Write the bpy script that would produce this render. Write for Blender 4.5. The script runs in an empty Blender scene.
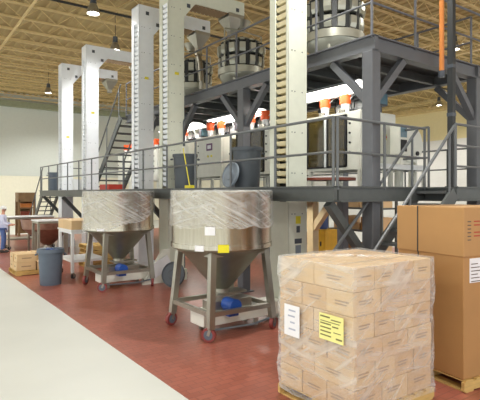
import bpy, math, random
from mathutils import Vector, Matrix
random.seed(7)
scene = bpy.context.scene
C = scene.collection
PI = math.pi

# ---------------------------------------------------------------- camera
# world: +Y runs along the mezzanine (away to the left), +X runs across the hall (away to the right), floor z = 0
EYE = 2.28
cam_d = bpy.data.cameras.new('camera')
cam = bpy.data.objects.new('camera', cam_d)
C.objects.link(cam)
cam_d.sensor_width = 36.0
cam_d.lens = 36.0
cam_d.shift_y = -7.0 / 480.0
cam_d.clip_end = 200
cam.location = (0, 0, EYE)
cam.rotation_euler = (PI / 2, 0, -math.radians(35.94))
scene.camera = cam

# ---------------------------------------------------------------- world, exposure
world = bpy.data.worlds.new('hall_light')
scene.world = world
world.use_nodes = True
bg = world.node_tree.nodes['Background']
bg.inputs[0].default_value = (0.97, 1.0, 1.0, 1)
bg.inputs[1].default_value = 1.25
scene.view_settings.view_transform = 'Standard'
scene.view_settings.look = 'None'
scene.view_settings.gamma = 1.0
scene.view_settings.use_curve_mapping = False
scene.view_settings.exposure = 0.4
LAMP_POWER = 820

# ---------------------------------------------------------------- materials
def lin(c):
    return tuple(((x / 255) / 12.92 if x / 255 <= 0.04045 else ((x / 255 + 0.055) / 1.055) ** 2.4) for x in c)

def mat(name, rgb, rough=0.5, metal=0.0, var=0.08, scale=6.0, bump=0.0, bscale=60.0, stretch=None, coat=0.0):
    """principled material with an object-space noise that varies the colour a little"""
    m = bpy.data.materials.new(name)
    m.use_nodes = True
    nt = m.node_tree
    b = nt.nodes['Principled BSDF']
    b.inputs['Roughness'].default_value = rough
    b.inputs['Metallic'].default_value = metal
    if coat:
        b.inputs['Coat Weight'].default_value = coat
    tc = nt.nodes.new('ShaderNodeTexCoord')
    src = tc.outputs['Object']
    if stretch:
        mp = nt.nodes.new('ShaderNodeMapping')
        mp.inputs['Scale'].default_value = stretch
        nt.links.new(src, mp.inputs[0])
        src = mp.outputs[0]
    n = nt.nodes.new('ShaderNodeTexNoise')
    n.inputs['Scale'].default_value = scale
    n.inputs['Detail'].default_value = 4
    nt.links.new(src, n.inputs['Vector'])
    r = nt.nodes.new('ShaderNodeValToRGB')
    c = lin(rgb)
    r.color_ramp.elements[0].position = 0.3
    r.color_ramp.elements[1].position = 0.7
    r.color_ramp.elements[0].color = (*[x * (1 - var) for x in c], 1)
    r.color_ramp.elements[1].color = (*[min(1, x * (1 + var)) for x in c], 1)
    nt.links.new(n.outputs['Fac'], r.inputs[0])
    nt.links.new(r.outputs[0], b.inputs['Base Color'])
    if bump:
        n2 = nt.nodes.new('ShaderNodeTexNoise')
        n2.inputs['Scale'].default_value = bscale
        nt.links.new(src, n2.inputs['Vector'])
        bp = nt.nodes.new('ShaderNodeBump')
        bp.inputs['Strength'].default_value = bump
        bp.inputs['Distance'].default_value = 0.02
        nt.links.new(n2.outputs['Fac'], bp.inputs['Height'])
        nt.links.new(bp.outputs[0], b.inputs['Normal'])
    return m

def emit(name, rgb, strength):
    m = bpy.data.materials.new(name)
    m.use_nodes = True
    nt = m.node_tree
    nt.nodes.clear()
    e = nt.nodes.new('ShaderNodeEmission')
    e.inputs[0].default_value = (*lin(rgb), 1)
    e.inputs[1].default_value = strength
    o = nt.nodes.new('ShaderNodeOutputMaterial')
    nt.links.new(e.outputs[0], o.inputs[0])
    return m

def film_mat(name, lo, hi, rough, stretch=(2.0, 24.0), tint=(240, 242, 240), bstr=0.4, bdist=0.008, rots=(0.35, -0.28)):
    """clear plastic film: see-through, with milky streaks that cross each other round the load, and a sheen"""
    m = bpy.data.materials.new(name)
    m.use_nodes = True
    nt = m.node_tree
    b = nt.nodes['Principled BSDF']
    b.inputs['Base Color'].default_value = (*lin(tint), 1)
    b.inputs['Roughness'].default_value = rough
    tr = nt.nodes.new('ShaderNodeBsdfTransparent')
    mx = nt.nodes.new('ShaderNodeMixShader')
    tc = nt.nodes.new('ShaderNodeTexCoord')
    outs = []
    for k, a in enumerate(rots):
        mr = nt.nodes.new('ShaderNodeMapping')
        mr.inputs['Rotation'].default_value = (0, 0, a)
        mr.inputs['Location'].default_value = (3.1*k, 1.7*k, 0)
        mp = nt.nodes.new('ShaderNodeMapping')
        mp.inputs['Scale'].default_value = (stretch[0], stretch[1], 1)
        n = nt.nodes.new('ShaderNodeTexNoise')
        n.inputs['Scale'].default_value = 1.0
        n.inputs['Detail'].default_value = 5
        n.inputs['Roughness'].default_value = 0.6
        n.inputs['Distortion'].default_value = 0.4
        nt.links.new(tc.outputs['UV'], mr.inputs[0])
        nt.links.new(mr.outputs[0], mp.inputs[0])
        nt.links.new(mp.outputs[0], n.inputs['Vector'])
        outs.append(n.outputs['Fac'])
    mm = nt.nodes.new('ShaderNodeMath'); mm.operation = 'MAXIMUM'
    nt.links.new(outs[0], mm.inputs[0]); nt.links.new(outs[1], mm.inputs[1])
    big = nt.nodes.new('ShaderNodeTexNoise'); big.inputs['Scale'].default_value = 2.2
    nt.links.new(tc.outputs['UV'], big.inputs['Vector'])
    ad = nt.nodes.new('ShaderNodeMath'); ad.operation = 'MULTIPLY_ADD'; ad.inputs[1].default_value = 0.5
    nt.links.new(big.outputs['Fac'], ad.inputs[0]); nt.links.new(mm.outputs[0], ad.inputs[2])
    r = nt.nodes.new('ShaderNodeMapRange')
    r.inputs[1].default_value = 0.68
    r.inputs[2].default_value = 0.98
    r.inputs[3].default_value = lo
    r.inputs[4].default_value = hi
    nt.links.new(ad.outputs[0], r.inputs[0])
    nt.links.new(r.outputs[0], mx.inputs[0])
    nt.links.new(tr.outputs[0], mx.inputs[1])
    nt.links.new(b.outputs[0], mx.inputs[2])
    bp = nt.nodes.new('ShaderNodeBump')
    bp.inputs['Strength'].default_value = bstr
    bp.inputs['Distance'].default_value = bdist
    nt.links.new(mm.outputs[0], bp.inputs['Height'])
    nt.links.new(bp.outputs[0], b.inputs['Normal'])
    nt.links.new(mx.outputs[0], nt.nodes['Material Output'].inputs[0])
    return m

def glass_mat(name, rgb, alpha=0.55):
    m = bpy.data.materials.new(name)
    m.use_nodes = True
    nt = m.node_tree
    b = nt.nodes['Principled BSDF']
    b.inputs['Base Color'].default_value = (*lin(rgb), 1)
    b.inputs['Roughness'].default_value = 0.06
    n = nt.nodes.new('ShaderNodeTexNoise')
    n.inputs['Scale'].default_value = 5
    r = nt.nodes.new('ShaderNodeMapRange')
    r.inputs[3].default_value = alpha - 0.2
    r.inputs[4].default_value = alpha + 0.2
    nt.links.new(n.outputs['Fac'], r.inputs[0])
    nt.links.new(r.outputs[0], b.inputs['Alpha'])
    return m

def brick_floor_mat():
    m = mat('red_brick_floor', (150, 72, 56), 0.32, var=0.14, scale=1.2)
    nt = m.node_tree
    b = nt.nodes['Principled BSDF']
    tc = nt.nodes.new('ShaderNodeTexCoord')
    br = nt.nodes.new('ShaderNodeTexBrick')
    br.inputs['Scale'].default_value = 1.0
    br.inputs['Brick Width'].default_value = 0.21
    br.inputs['Row Height'].default_value = 0.105
    br.inputs['Mortar Size'].default_value = 0.005
    br.inputs['Color1'].default_value = (*lin((166, 99, 82)), 1)
    br.inputs['Color2'].default_value = (*lin((152, 88, 72)), 1)
    br.inputs['Mortar'].default_value = (*lin((126, 76, 64)), 1)
    nt.links.new(tc.outputs['Object'], br.inputs['Vector'])
    n = nt.nodes.new('ShaderNodeTexNoise')
    n.inputs['Scale'].default_value = 0.9
    n.inputs['Detail'].default_value = 5
    nt.links.new(tc.outputs['Object'], n.inputs['Vector'])
    mr = nt.nodes.new('ShaderNodeMapRange')
    mr.inputs[1].default_value = 0.3
    mr.inputs[2].default_value = 0.7
    mr.inputs[3].default_value = 0.82
    mr.inputs[4].default_value = 1.12
    nt.links.new(n.outputs['Fac'], mr.inputs[0])
    mu = nt.nodes.new('ShaderNodeVectorMath')
    mu.operation = 'SCALE'
    nt.links.new(br.outputs['Color'], mu.inputs[0])
    nt.links.new(mr.outputs[0], mu.inputs['Scale'])
    nt.links.new(mu.outputs[0], b.inputs['Base Color'])
    bp = nt.nodes.new('ShaderNodeBump')
    bp.inputs['Strength'].default_value = 0.25
    bp.inputs['Distance'].default_value = 0.004
    bp.invert = True
    nt.links.new(br.outputs['Fac'], bp.inputs['Height'])
    nt.links.new(bp.outputs[0], b.inputs['Normal'])
    return m

M = dict(
    concrete=mat('pale_concrete', (208, 211, 205), 0.42, var=0.035, scale=0.8),
    brick=brick_floor_mat(),
    wall=mat('grey_white_wall_paint', (212, 217, 210), 0.8, var=0.02),
    wall_low=mat('cream_wall_paint', (238, 234, 214), 0.8, var=0.02),
    wall_right=mat('yellow_cream_wall_paint', (240, 226, 178), 0.8, var=0.02),
    wall_white=mat('white_wall_paint', (236, 234, 230), 0.8, var=0.02),
    deck=mat('tan_roof_deck', (178, 156, 107), 0.7, var=0.05, scale=0.5),
    joist=mat('tan_joist_paint', (216, 192, 138), 0.6, var=0.05),
    greenbeam=mat('green_grey_beam_paint', (150, 156, 128), 0.6),
    dark=mat('black_pipe_paint', (40, 42, 42), 0.5),
    steel=mat('grey_purple_steel_paint', (99, 101, 105), 0.45, var=0.05),
    steel_low=mat('grey_green_steel_paint', (84, 88, 86), 0.45, var=0.08),
    rail=mat('grey_rail_paint', (104, 108, 110), 0.4, var=0.05),
    deckplate=mat('dark_deck_plate', (78, 80, 80), 0.6),
    under=mat('dark_corrugated_deck', (74, 74, 72), 0.6),
    cream_col=mat('cream_column_tone', (236, 214, 166), 0.5, var=0.05),  # pale cream tone for the back columns
    elev=mat('pale_enamel', (238, 242, 246), 0.35, var=0.025),
    elev_cream=mat('pale_green_cream_enamel', (218, 221, 204), 0.35, var=0.03),
    bucket=mat('cream_plastic_bucket', (232, 220, 180), 0.5, var=0.05),
    plate=mat('dark_grey_plate', (72, 78, 86), 0.4),
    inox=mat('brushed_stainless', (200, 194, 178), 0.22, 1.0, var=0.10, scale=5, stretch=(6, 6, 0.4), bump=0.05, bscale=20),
    inox_cone=mat('stainless_cone_reflection_offset', (150, 152, 136), 0.42, 0.8, var=0.12, scale=3),  # darker greenish tint offsets the red floor's reflection
    inox2=mat('grey_stainless_tube', (172, 169, 157), 0.36, 0.85, var=0.06),
    scale_ss=mat('satin_weigher_steel', (182, 182, 168), 0.35, 0.7, var=0.06),
    weigh_dark=mat('dark_weigher_body', (44, 46, 46), 0.5),
    film=film_mat('cloudy_stretch_film', 0.10, 0.50, 0.24, (0.7, 26.0), bstr=0.15, bdist=0.004, rots=(0.5, -0.22)),
    filmbox=film_mat('clear_stretch_wrap', 0.12, 0.46, 0.13, (1.0, 11.0), bstr=0.35, bdist=0.01, rots=(0.1, -0.6)),
    yellow=mat('yellow_paper', (236, 226, 40), 0.6, var=0.03),
    yellowpale=mat('pale_yellow_paper', (240, 236, 150), 0.6, var=0.03),
    yplastic=mat('yellow_plastic', (226, 212, 50), 0.5),
    ypaint=mat('yellow_cabinet_paint', (226, 176, 36), 0.5),
    paper=mat('white_paper', (238, 238, 240), 0.6, var=0.02),
    ink=mat('faint_print_ink', (96, 84, 70), 0.7),
    inkbox=mat('brown_carton_print', (164, 136, 104), 0.7),
    inkpale=mat('pale_grey_ink', (176, 180, 196), 0.7),
    inkform=mat('olive_form_ink', (122, 116, 70), 0.7),
    inkred=mat('red_print_ink', (176, 66, 44), 0.7),
    red=mat('red_caster_tyre', (134, 60, 56), 0.5),
    redp=mat('red_plastic', (190, 60, 44), 0.5),
    orange=mat('orange_plastic', (246, 96, 34), 0.45, var=0.04),
    whitep=mat('white_plastic', (236, 238, 238), 0.4, var=0.02),
    blackp=mat('black_rubber', (32, 32, 34), 0.6),
    bluem=mat('blue_motor_paint', (34, 78, 160), 0.4),
    blueb=mat('blue_plastic_bag', (58, 84, 140), 0.35),
    can=mat('grey_trash_can_plastic', (92, 104, 118), 0.5, var=0.06),
    lid=mat('light_grey_lid_plastic', (124, 134, 144), 0.5, var=0.05),
    candark=mat('dark_grey_trash_can_plastic', (76, 82, 88), 0.5, var=0.06),
    carton=mat('tan_cardboard', (206, 172, 128), 0.75, var=0.06, scale=3),
    carton2=mat('light_tan_cardboard', (214, 184, 140), 0.75, var=0.06, scale=3),
    tape=mat('packing_tape', (196, 164, 116), 0.3),
    kraft=mat('brown_kraft_board', (178, 134, 82), 0.72, var=0.06, scale=2),
    kraft2=mat('brown_kraft_cap', (184, 141, 89), 0.72, var=0.05, scale=2),
    strap=mat('dark_strap_and_gap_shade', (58, 54, 48), 0.5),  # also serves as painted shade behind the elevator buckets
    wood=mat('pallet_wood', (206, 172, 104), 0.75, var=0.15, scale=4, stretch=(1, 8, 8)),
    cab=mat('cream_machine_enamel', (234, 234, 222), 0.35, var=0.03),
    amber=glass_mat('amber_tinted_glass', (84, 72, 34), 0.75),
    screen=mat('teal_grey_screen', (96, 126, 138), 0.2),
    purple=mat('purple_panel', (112, 72, 112), 0.4),
    brown=mat('brown_machine_paint', (132, 106, 72), 0.6, var=0.15),
    rust=mat('red_brown_tray', (128, 62, 44), 0.5),
    hopper=mat('stainless_brown_reflection_tint', (150, 116, 100), 0.35, 0.6, var=0.15),  # brown reflection put into the steel's own colour
    copper=mat('orange_pipe_paint', (206, 128, 62), 0.4),
    skin=mat('skin', (206, 150, 126), 0.6),
    coat=mat('white_work_coat', (206, 210, 232), 0.8, var=0.06),
    jeans=mat('blue_jeans', (88, 112, 168), 0.85, var=0.1),
    shoe=mat('dark_shoe', (50, 46, 44), 0.6),
    cap=mat('white_hair_net', (226, 226, 224), 0.8),
    tube=emit('fluorescent_tube', (255, 250, 240), 9.0),
    bulb=emit('high_bay_lens', (255, 252, 244), 20.0),
)

# ---------------------------------------------------------------- mesh builder
class MB:
    def __init__(self):
        self.v = []; self.f = []; self.sm = False
    def add(self, vs, fs):
        n = len(self.v)
        self.v += [tuple(p) for p in vs]
        self.f += [tuple(i + n for i in q) for q in fs]
        return self
    def box(self, x0, x1, y0, y1, z0, z1):
        return self.add([(x0,y0,z0),(x1,y0,z0),(x1,y1,z0),(x0,y1,z0),(x0,y0,z1),(x1,y0,z1),(x1,y1,z1),(x0,y1,z1)],
                        [(0,3,2,1),(4,5,6,7),(0,1,5,4),(1,2,6,5),(2,3,7,6),(3,0,4,7)])
    def obox(self, c, s, rot):
        R = rot.to_3x3() if hasattr(rot, 'to_3x3') else rot
        c = Vector(c); vs = []
        for z in (-1, 1):
            for x, y in ((-1,-1),(1,-1),(1,1),(-1,1)):
                vs.append(c + R @ Vector((x*s[0]/2, y*s[1]/2, z*s[2]/2)))
        return self.add(vs, [(0,3,2,1),(4,5,6,7),(0,1,5,4),(1,2,6,5),(2,3,7,6),(3,0,4,7)])
    def bar(self, p, q, w, h, up=(0,0,1)):
        p = Vector(p); q = Vector(q); d = (q-p).normalized(); u = Vector(up)
        if abs(d.dot(u)) > 0.98: u = Vector((1,0,0))
        s = d.cross(u).normalized(); t = s.cross(d).normalized()
        vs = []
        for e in (p, q):
            for a, b in ((-1,-1),(1,-1),(1,1),(-1,1)):
                vs.append(e + s*a*w/2 + t*b*h/2)
        return self.add(vs, [(0,1,2,3),(7,6,5,4),(0,4,5,1),(1,5,6,2),(2,6,7,3),(3,7,4,0)])
    def cyl(self, p, q, r0, r1=None, n=14, cap=True):
        if r1 is None: r1 = r0
        p = Vector(p); q = Vector(q); d = (q-p).normalized()
        u = Vector((0,0,1)) if abs(d.z) < 0.9 else Vector((1,0,0))
        s = d.cross(u).normalized(); t = d.cross(s).normalized()
        vs = []
        for e, r in ((p, r0), (q, r1)):
            for i in range(n):
                a = 2*PI*i/n
                vs.append(e + s*math.cos(a)*r + t*math.sin(a)*r)
        fs = [(i, (i+1)%n, n+(i+1)%n, n+i) for i in range(n)]
        if cap:
            fs.append(tuple(range(n-1,-1,-1))); fs.append(tuple(range(n,2*n)))
        self.sm = True
        return self.add(vs, fs)
    def tube(self, path, r, n=8):
        for a, b in zip(path[:-1], path[1:]): self.cyl(a, b, r, r, n)
        return self
    def lathe(self, prof, n=32, c=(0,0,0)):
        vs = []; fs = []; k = len(prof)
        for i in range(n):
            a = 2*PI*i/n
            for r, z in prof: vs.append((c[0]+r*math.cos(a), c[1]+r*math.sin(a), c[2]+z))
        for i in range(n):
            j = (i+1)%n
            for m in range(k-1): fs.append((i*k+m, j*k+m, j*k+m+1, i*k+m+1))
        self.sm = True
        return self.add(vs, fs)
    def prism(self, poly, axis, a, b):
        """polygon extruded along an axis; poly in the other two coordinates in x,y,z order"""
        def P(p, t):
            l = list(p); l.insert('xyz'.index(axis), t); return tuple(l)
        n = len(poly)
        vs = [P(p, a) for p in poly] + [P(p, b) for p in poly]
        fs = [tuple(range(n)), tuple(range(2*n-1, n-1, -1))] + [(i, n+i, n+(i+1)%n, (i+1)%n) for i in range(n)]
        return self.add(vs, fs)
    def mesh(self, name):
        import bmesh
        me = bpy.data.meshes.new(name)
        me.from_pydata(self.v, [], self.f)
        bm = bmesh.new(); bm.from_mesh(me)
        bmesh.ops.recalc_face_normals(bm, faces=bm.faces)
        bm.to_mesh(me); bm.free()
        if self.sm:
            me.polygons.foreach_set('use_smooth', [True]*len(me.polygons))
            me.set_sharp_from_angle(angle=math.radians(35))
        return me
    def build(self, name, m, parent=None, loc=(0,0,0), bevel=0.0, world=False):
        if world and parent is not None:
            L = parent.matrix_basis.translation
            self.v = [(x-L.x, y-L.y, z-L.z) for x, y, z in self.v]
        me = self.mesh(name)
        me.materials.append(M[m] if isinstance(m, str) else m)
        return link(name, me, parent, loc, bevel)

def link(name, me, parent=None, loc=(0,0,0), bevel=0.0):
    o = bpy.data.objects.new(name, me)
    C.objects.link(o)
    o.parent = parent
    o.location = loc
    if bevel:
        b = o.modifiers.new('bevel', 'BEVEL'); b.width = bevel; b.segments = 2; b.limit_method = 'ANGLE'
    return o

def tag(o, label, cat, group=None):
    o['label'] = label; o['category'] = cat
    if group: o['group'] = group
    return o

def thing(name, label, cat, loc=(0,0,0), rz=0.0, group=None):
    o = bpy.data.objects.new(name, None)
    C.objects.link(o)
    o.empty_display_size = 0.1
    o.location = loc; o.rotation_euler = (0,0,rz)
    return tag(o, label, cat, group)

def struct(o):
    o['kind'] = 'structure'; return o

def box(*a): return MB().box(*a)

def copy_tree(o, parent=None):
    c = o.copy(); C.objects.link(c); c.parent = parent
    for ch in list(o.children): copy_tree(ch, c)
    return c

# ================================================================ SETTING
XR, YF, ZD = 33.0, 37.0, 9.35          # right wall, far wall, roof deck
XL, YB = -12.0, -8.0
f = struct(box(XL, XR, YB, YF, -0.2, 0.0).build('floor', 'concrete'))
f['label'] = 'pale polished concrete aisle floor'
b = struct(box(2.65, 17.0, YB+0.1, 28.5, 0.0, 0.008).build('floor_brick', 'brick'))  # stops short so the pale floor beyond bounces more light to the walls
b['label'] = 'red brick floor laid beside the pale aisle'

wf = struct(box(XL, XR, YF, YF+0.2, 0, ZD+0.1).build('wall_far', 'wall'))
box(XL, XR, YF-0.03, YF, 0, 3.5).build('lower_panel', 'wall_low', wf)
box(XL, XR, YF-0.06, YF, 3.5, 3.58).build('dado_rail', 'wall', wf)
wr = struct(box(XR, XR+0.2, YB, YF, 0, ZD+0.1).build('wall_right', 'wall_right'))
box(XR-0.03, XR, YB, YF, 0, 6.2).build('lower_panel', 'wall_white', wr)
t = struct(box(XL, XR, YF-0.45, YF-0.06, 8.35, 8.75).build('trim_1', 'greenbeam'))
t['label'] = 'green grey beam along the top of the far wall'
struct(box(XR-0.35, XR-0.05, YB, YF-0.5, 8.45, 8.75).build('trim_2', 'joist'))

# roof: corrugated deck on bar joists that run across (X), carried by girders along Y
mb = MB(); prof = []
x = XL; k = 0
while x < XR:
    prof += [(x, ZD), (x+0.16, ZD), (x+0.2, ZD+0.06), (x+0.36, ZD+0.06)]
    x += 0.4
vs = [(p[0], YB, p[1]) for p in prof] + [(p[0], YF, p[1]) for p in prof]
n = len(prof)
mb.add(vs, [(i, i+1, n+i+1, n+i) for i in range(n-1)])
mb.box(XL, XR, YB, YF, ZD+0.07, ZD+0.12)
ceil = struct(mb.build('ceiling', 'deck'))
ceil['label'] = 'tan corrugated roof deck on open web joists'

mb = MB()
JL = XR - XL - 0.6
for z in (0.0, -0.52):
    mb.box(0, JL, -0.055, -0.012, z-0.045, z); mb.box(0, JL, 0.012, 0.055, z-0.045, z)
nw = int(JL/0.62); st = JL/nw
for i in range(nw):
    a = -0.045 if i % 2 == 0 else -0.53
    c = -0.53 if i % 2 == 0 else -0.045
    mb.bar((i*st, 0, a), ((i+1)*st, 0, c), 0.022, 0.022)
jm = mb.mesh('joist'); jm.materials.append(M['joist'])
y = 4.3
while y < YF-0.6:
    link('joist', jm, ceil, (XL+0.3, y, ZD-0.01)); y += 1.5
for gx in (7.0, 19.0, 31.0):
    g = MB()
    for z in (ZD-0.58, ZD-1.28):
        g.box(gx-0.09, gx+0.09, YB+0.2, YF-0.5, z-0.07, z)
    yy = YB+0.4; up = True
    while yy < YF-1.2:
        g.bar((gx, yy, ZD-0.62 if up else ZD-1.3), (gx, yy+0.75, ZD-1.3 if up else ZD-0.62), 0.05, 0.05)
        yy += 0.75; up = not up
    if gx > 7.5: g.build('girder', 'joist', ceil)
g = MB().bar((3.9, YB+1, ZD-0.62), (3.9, YF-1, ZD-0.62), 0.07, 0.07); g.build('bridging_bar', 'joist', ceil)
for bx_ in (-1.5, 1.2, 9.6, 12.9, 16.0, 22.5, 26.0):
    MB().bar((bx_, YB+1, ZD-0.60), (bx_, YF-1, ZD-0.60), 0.035, 0.035).build('bridging_bar', 'joist', ceil)

o = MB().tube([(XL+1, 16.5, 8.68), (XR-1, 16.5, 8.68)], 0.045).build('sprinkler_pipe', 'dark')
tag(o, 'long thin black sprinkler pipe under the roof joists', 'pipe')

# ================================================================ LAMPS
def high_bay(x, y, z, label, power=LAMP_POWER):
    t = thing('high_bay_lamp', label, 'lamp', (x, y, z), 0, 'high bay lamps under the roof')
    MB().cyl((0,0,0.32), (0,0,0.55), 0.11, 0.09).build('ballast_box', 'plate', t)
    MB().lathe([(0.08,0.34),(0.12,0.30),(0.19,0.12),(0.21,0.0),(0.20,0.0),(0.175,0.12),(0.10,0.28)], 24).build('reflector', 'inox2', t)
    MB().lathe([(0.0,0.02),(0.14,0.03),(0.18,0.05),(0.14,0.08),(0.0,0.09)], 20).build('lens', 'bulb', t)
    MB().tube([(0,0,0.55),(0,0,ZD-z)], 0.012, 6).build('hanger_rod', 'dark', t)
    ld = bpy.data.lights.new('bulb', 'SPOT'); ld.energy = power; ld.spot_size = math.radians(150); ld.spot_blend = 0.6; ld.shadow_soft_size = 0.22; ld.color = (1.0, 0.99, 0.96)
    lo = bpy.data.objects.new('bulb', ld); C.objects.link(lo); lo.parent = t; lo.location = (0,0,-0.02)
    return t

high_bay(5.25, 15.3, 8.05, 'bright high bay lamp beside the tallest white elevator, top left')
high_bay(7.2, 18.4, 7.95, 'small high bay lamp hanging above the second elevator arm')
high_bay(7.2, 28.5, 7.95, 'distant high bay lamp left of the farthest white elevator')
high_bay(18.2, 10.5, 8.0, 'high bay lamp glowing behind the upper railing at right')
high_bay(29.0, 17.8, 8.0, 'distant high bay lamp by the cream wall, below the platform beam')
for i, (x, y) in enumerate(((-3.5, 5.0), (-3.5, 14.0), (-3.5, 24.0), (1.0, 0.5), (5.5, 5.2), (12.5, 7.0), (13.0, 14.0), (18.0, 24.0), (19.0, 2.5), (1.5, 32.0), (25.5, 30.0), (27.0, 9.0), (-4.0, 32.5), (9.5, 33.0), (30.0, 25.0), (12.0, 22.5))):  # rest of the lamp grid; some by the walls added to brighten them
    high_bay(x, y, 8.0, 'high bay lamp under the tan roof joists, %s' % ['above the aisle near the camera','above the aisle by the stacked cartons','above the far end of the aisle','behind the camera','above the wrapped pallet','above the platform stairs','behind the middle machines','behind the far machines','at the far right','near the far wall','in the far corner','near the right wall','added at the far left for light','added before the far wall, left of centre','added by the right wall, farther back','past the steep stairs'][i])

# ================================================================ UPPER PLATFORM
UX0, UX1, UY0, UY1, UZ = 6.6, 9.95, 5.3, 15.7, 4.95
COLY = [5.3, 8.95, 12.0, 14.3]
up = thing('upper_platform', 'grey steel upper platform carrying the round weighers', 'platform', (UX0, UY0, 0))
B = dict(parent=up, world=True)
box(UX0+0.1, UX1-0.1, UY0+0.1, UY1-0.1, UZ-0.05, UZ-0.01).build('deck', 'under', **B)
def ibeam(p, q, h, w, name, m, parent):
    """beam with top and bottom flanges and a web, p..q along its centre line at the top"""
    p = Vector(p); q = Vector(q)
    mb = MB()
    mb.bar(p-Vector((0,0,0.012)), q-Vector((0,0,0.012)), w, 0.024)
    mb.bar(p-Vector((0,0,h-0.012)), q-Vector((0,0,h-0.012)), w, 0.024)
    mb.bar(p-Vector((0,0,h/2)), q-Vector((0,0,h/2)), w*0.45, h-0.02)
    return mb.build(name, m, parent, world=True)
ibeam((UX0,UY0-0.11,UZ), (UX0,UY1,UZ), 0.27, 0.2, 'edge_beam', 'steel', up)
ibeam((UX1,UY0-0.11,UZ), (UX1,UY1,UZ), 0.27, 0.2, 'edge_beam', 'steel', up)
ibeam((UX0+0.1,UY0,UZ-0.001), (UX1+1.6,UY0,UZ-0.001), 0.27, 0.2, 'edge_beam', 'steel', up)
ibeam((UX0+0.1,UY1-0.1,UZ-0.001), (UX1-0.1,UY1-0.1,UZ-0.001), 0.27, 0.18, 'edge_beam', 'steel', up)
y = UY0+0.9
while y < UY1-0.3:
    ibeam((UX0+0.08,y,UZ-0.06), (UX1-0.08,y,UZ-0.06), 0.18, 0.1, 'floor_joist', 'steel_low', up); y += 0.92
for cy in COLY:
    for cx in (UX0, UX1):
        m = 'steel' if cx == UX0 else 'steel'
        s = 0.11
        col = box(cx-s, cx+s, cy-s, cy+s, 0.008, UZ-0.27).build('column', m, bevel=0.012, **B)
        box(cx-0.17, cx+0.17, cy-0.17, cy+0.17, 0.008, 0.03).build('base_plate', m, col, world=False).location = (0,0,0)
        r = 0.86
        for sg in (-1, 1):
            yy = cy+sg*r
            if yy > UY0-0.05 and yy < UY1:
                MB().bar((cx, cy+sg*0.06, UZ-0.27-r+0.02), (cx, yy, UZ-0.3), 0.12, 0.12).build('brace', m if cx==UX0 else 'steel', **B)
            xx = cx+sg*r
            if cy == UY0 and UX0 < xx < 11.6:
                MB().bar((cx+sg*0.06, cy, UZ-0.27-r+0.02), (xx, cy, UZ-0.3), 0.12, 0.12, (0,1,0)).build('brace', m, **B)
# fix base plates built in world coordinates
for o in up.children:
    for ch in o.children:
        ch.location = -Vector(up.location)

def railing(parent, a, b, z, h=1.07, step=1.35, m='rail', r=0.024, ends=(True, True), kick=True, n_mid=1):
    """posts and rails between two points at deck height z"""
    a = Vector((a[0],a[1],0)); b = Vector((b[0],b[1],0)); L = (b-a).length; n = max(1, round(L/step))
    pm = MB().cyl((0,0,-0.05), (0,0,h), r, r, 8).mesh('post'); pm.materials.append(M[m])
    off = Vector(parent.location)
    for i in range(n+1):
        if (i == 0 and not ends[0]) or (i == n and not ends[1]): continue
        p = a+(b-a)*i/n
        link('post', pm, parent, Vector((p.x, p.y, z))-off)
    A = Vector((a.x,a.y,z)); Bp = Vector((b.x,b.y,z))
    MB().tube([A+Vector((0,0,h)), Bp+Vector((0,0,h))], r).build('top_rail', m, parent, world=True)
    for j in range(n_mid):
        hh = h*(j+1)/(n_mid+1)
        MB().tube([A+Vector((0,0,hh)), Bp+Vector((0,0,hh))], r*0.85).build('middle_rail', m, parent, world=True)

railing(up, (UX0-0.06,UY0-0.06), (UX0-0.06,UY1), UZ, 1.09, 1.25, 'steel')
railing(up, (UX0-0.06,UY0-0.06), (UX1+1.5,UY0-0.06), UZ, 1.09, 1.22, 'steel', ends=(False, True))
railing(up, (UX1+0.06,UY0+0.1), (UX1+0.06,UY1), UZ, 1.09, 1.22, 'steel')

# fluorescent fixtures below the upper deck, plus unseen fill ones below the lower
def fluorescent(x, y, z, L, label, top=4.67):
    t = thing('fluorescent_fixture', label, 'light fixture', (x, y, z), 0, 'fluorescent fixtures below the upper platform')
    MB().prism([(-0.42,0.0),(-0.16,0.12),(0.16,0.12),(0.42,0.0),(0.41,-0.01),(0.15,0.105),(-0.15,0.105),(-0.41,-0.01)], 'y', 0, L).build('reflector', 'whitep', t)
    for dx in (-0.26, -0.09, 0.09, 0.26):
        MB().cyl((dx,0.03,0.015), (dx,L-0.03,0.015), 0.028, 0.028, 8).build('tube', 'tube', t)
    for yy in (0.2, L-0.2):
        MB().tube([(0,yy,0.09),(0,yy,top-z)], 0.008, 6).build('hanger_rod', 'dark', t)
fluorescent(7.55, 6.25, 4.40, 2.4, 'bright fluorescent fixture above the twin glass-door machine')
fluorescent(7.9, 10.0, 4.42, 2.2, 'fluorescent fixture above the middle packing machine')
fluorescent(8.7, 9.6, 1.9, 2.2, 'unseen fluorescent fixture added for fill below the lower platform, behind the nearest elevator', 2.3)  # added fill light, out of view; brightens the dim space under the platform
fluorescent(8.7, 13.6, 1.9, 2.2, 'unseen fluorescent fixture added for fill below the lower platform, behind the farther tank', 2.3)  # second unseen fill fixture, added for the same dim space
fluorescent(7.9, 13.2, 4.42, 2.2, 'fluorescent fixture farther left above the machine with purple panel')

# ================================================================ LOWER MEZZANINE
LX0, LX1, LY0, LY1, LZ = 5.5, 12.2, 5.14, 23.1, 2.38
lo = thing('lower_platform', 'grey steel lower platform with pipe railings behind the tanks', 'platform', (LX0, LY0, 0))
B = dict(parent=lo, world=True)
EL_Y = [6.46, 11.06, 12.88, 17.5, 20.6]
EL_X0, EL_W, EL_D = 5.75, 0.46, 0.5
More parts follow.
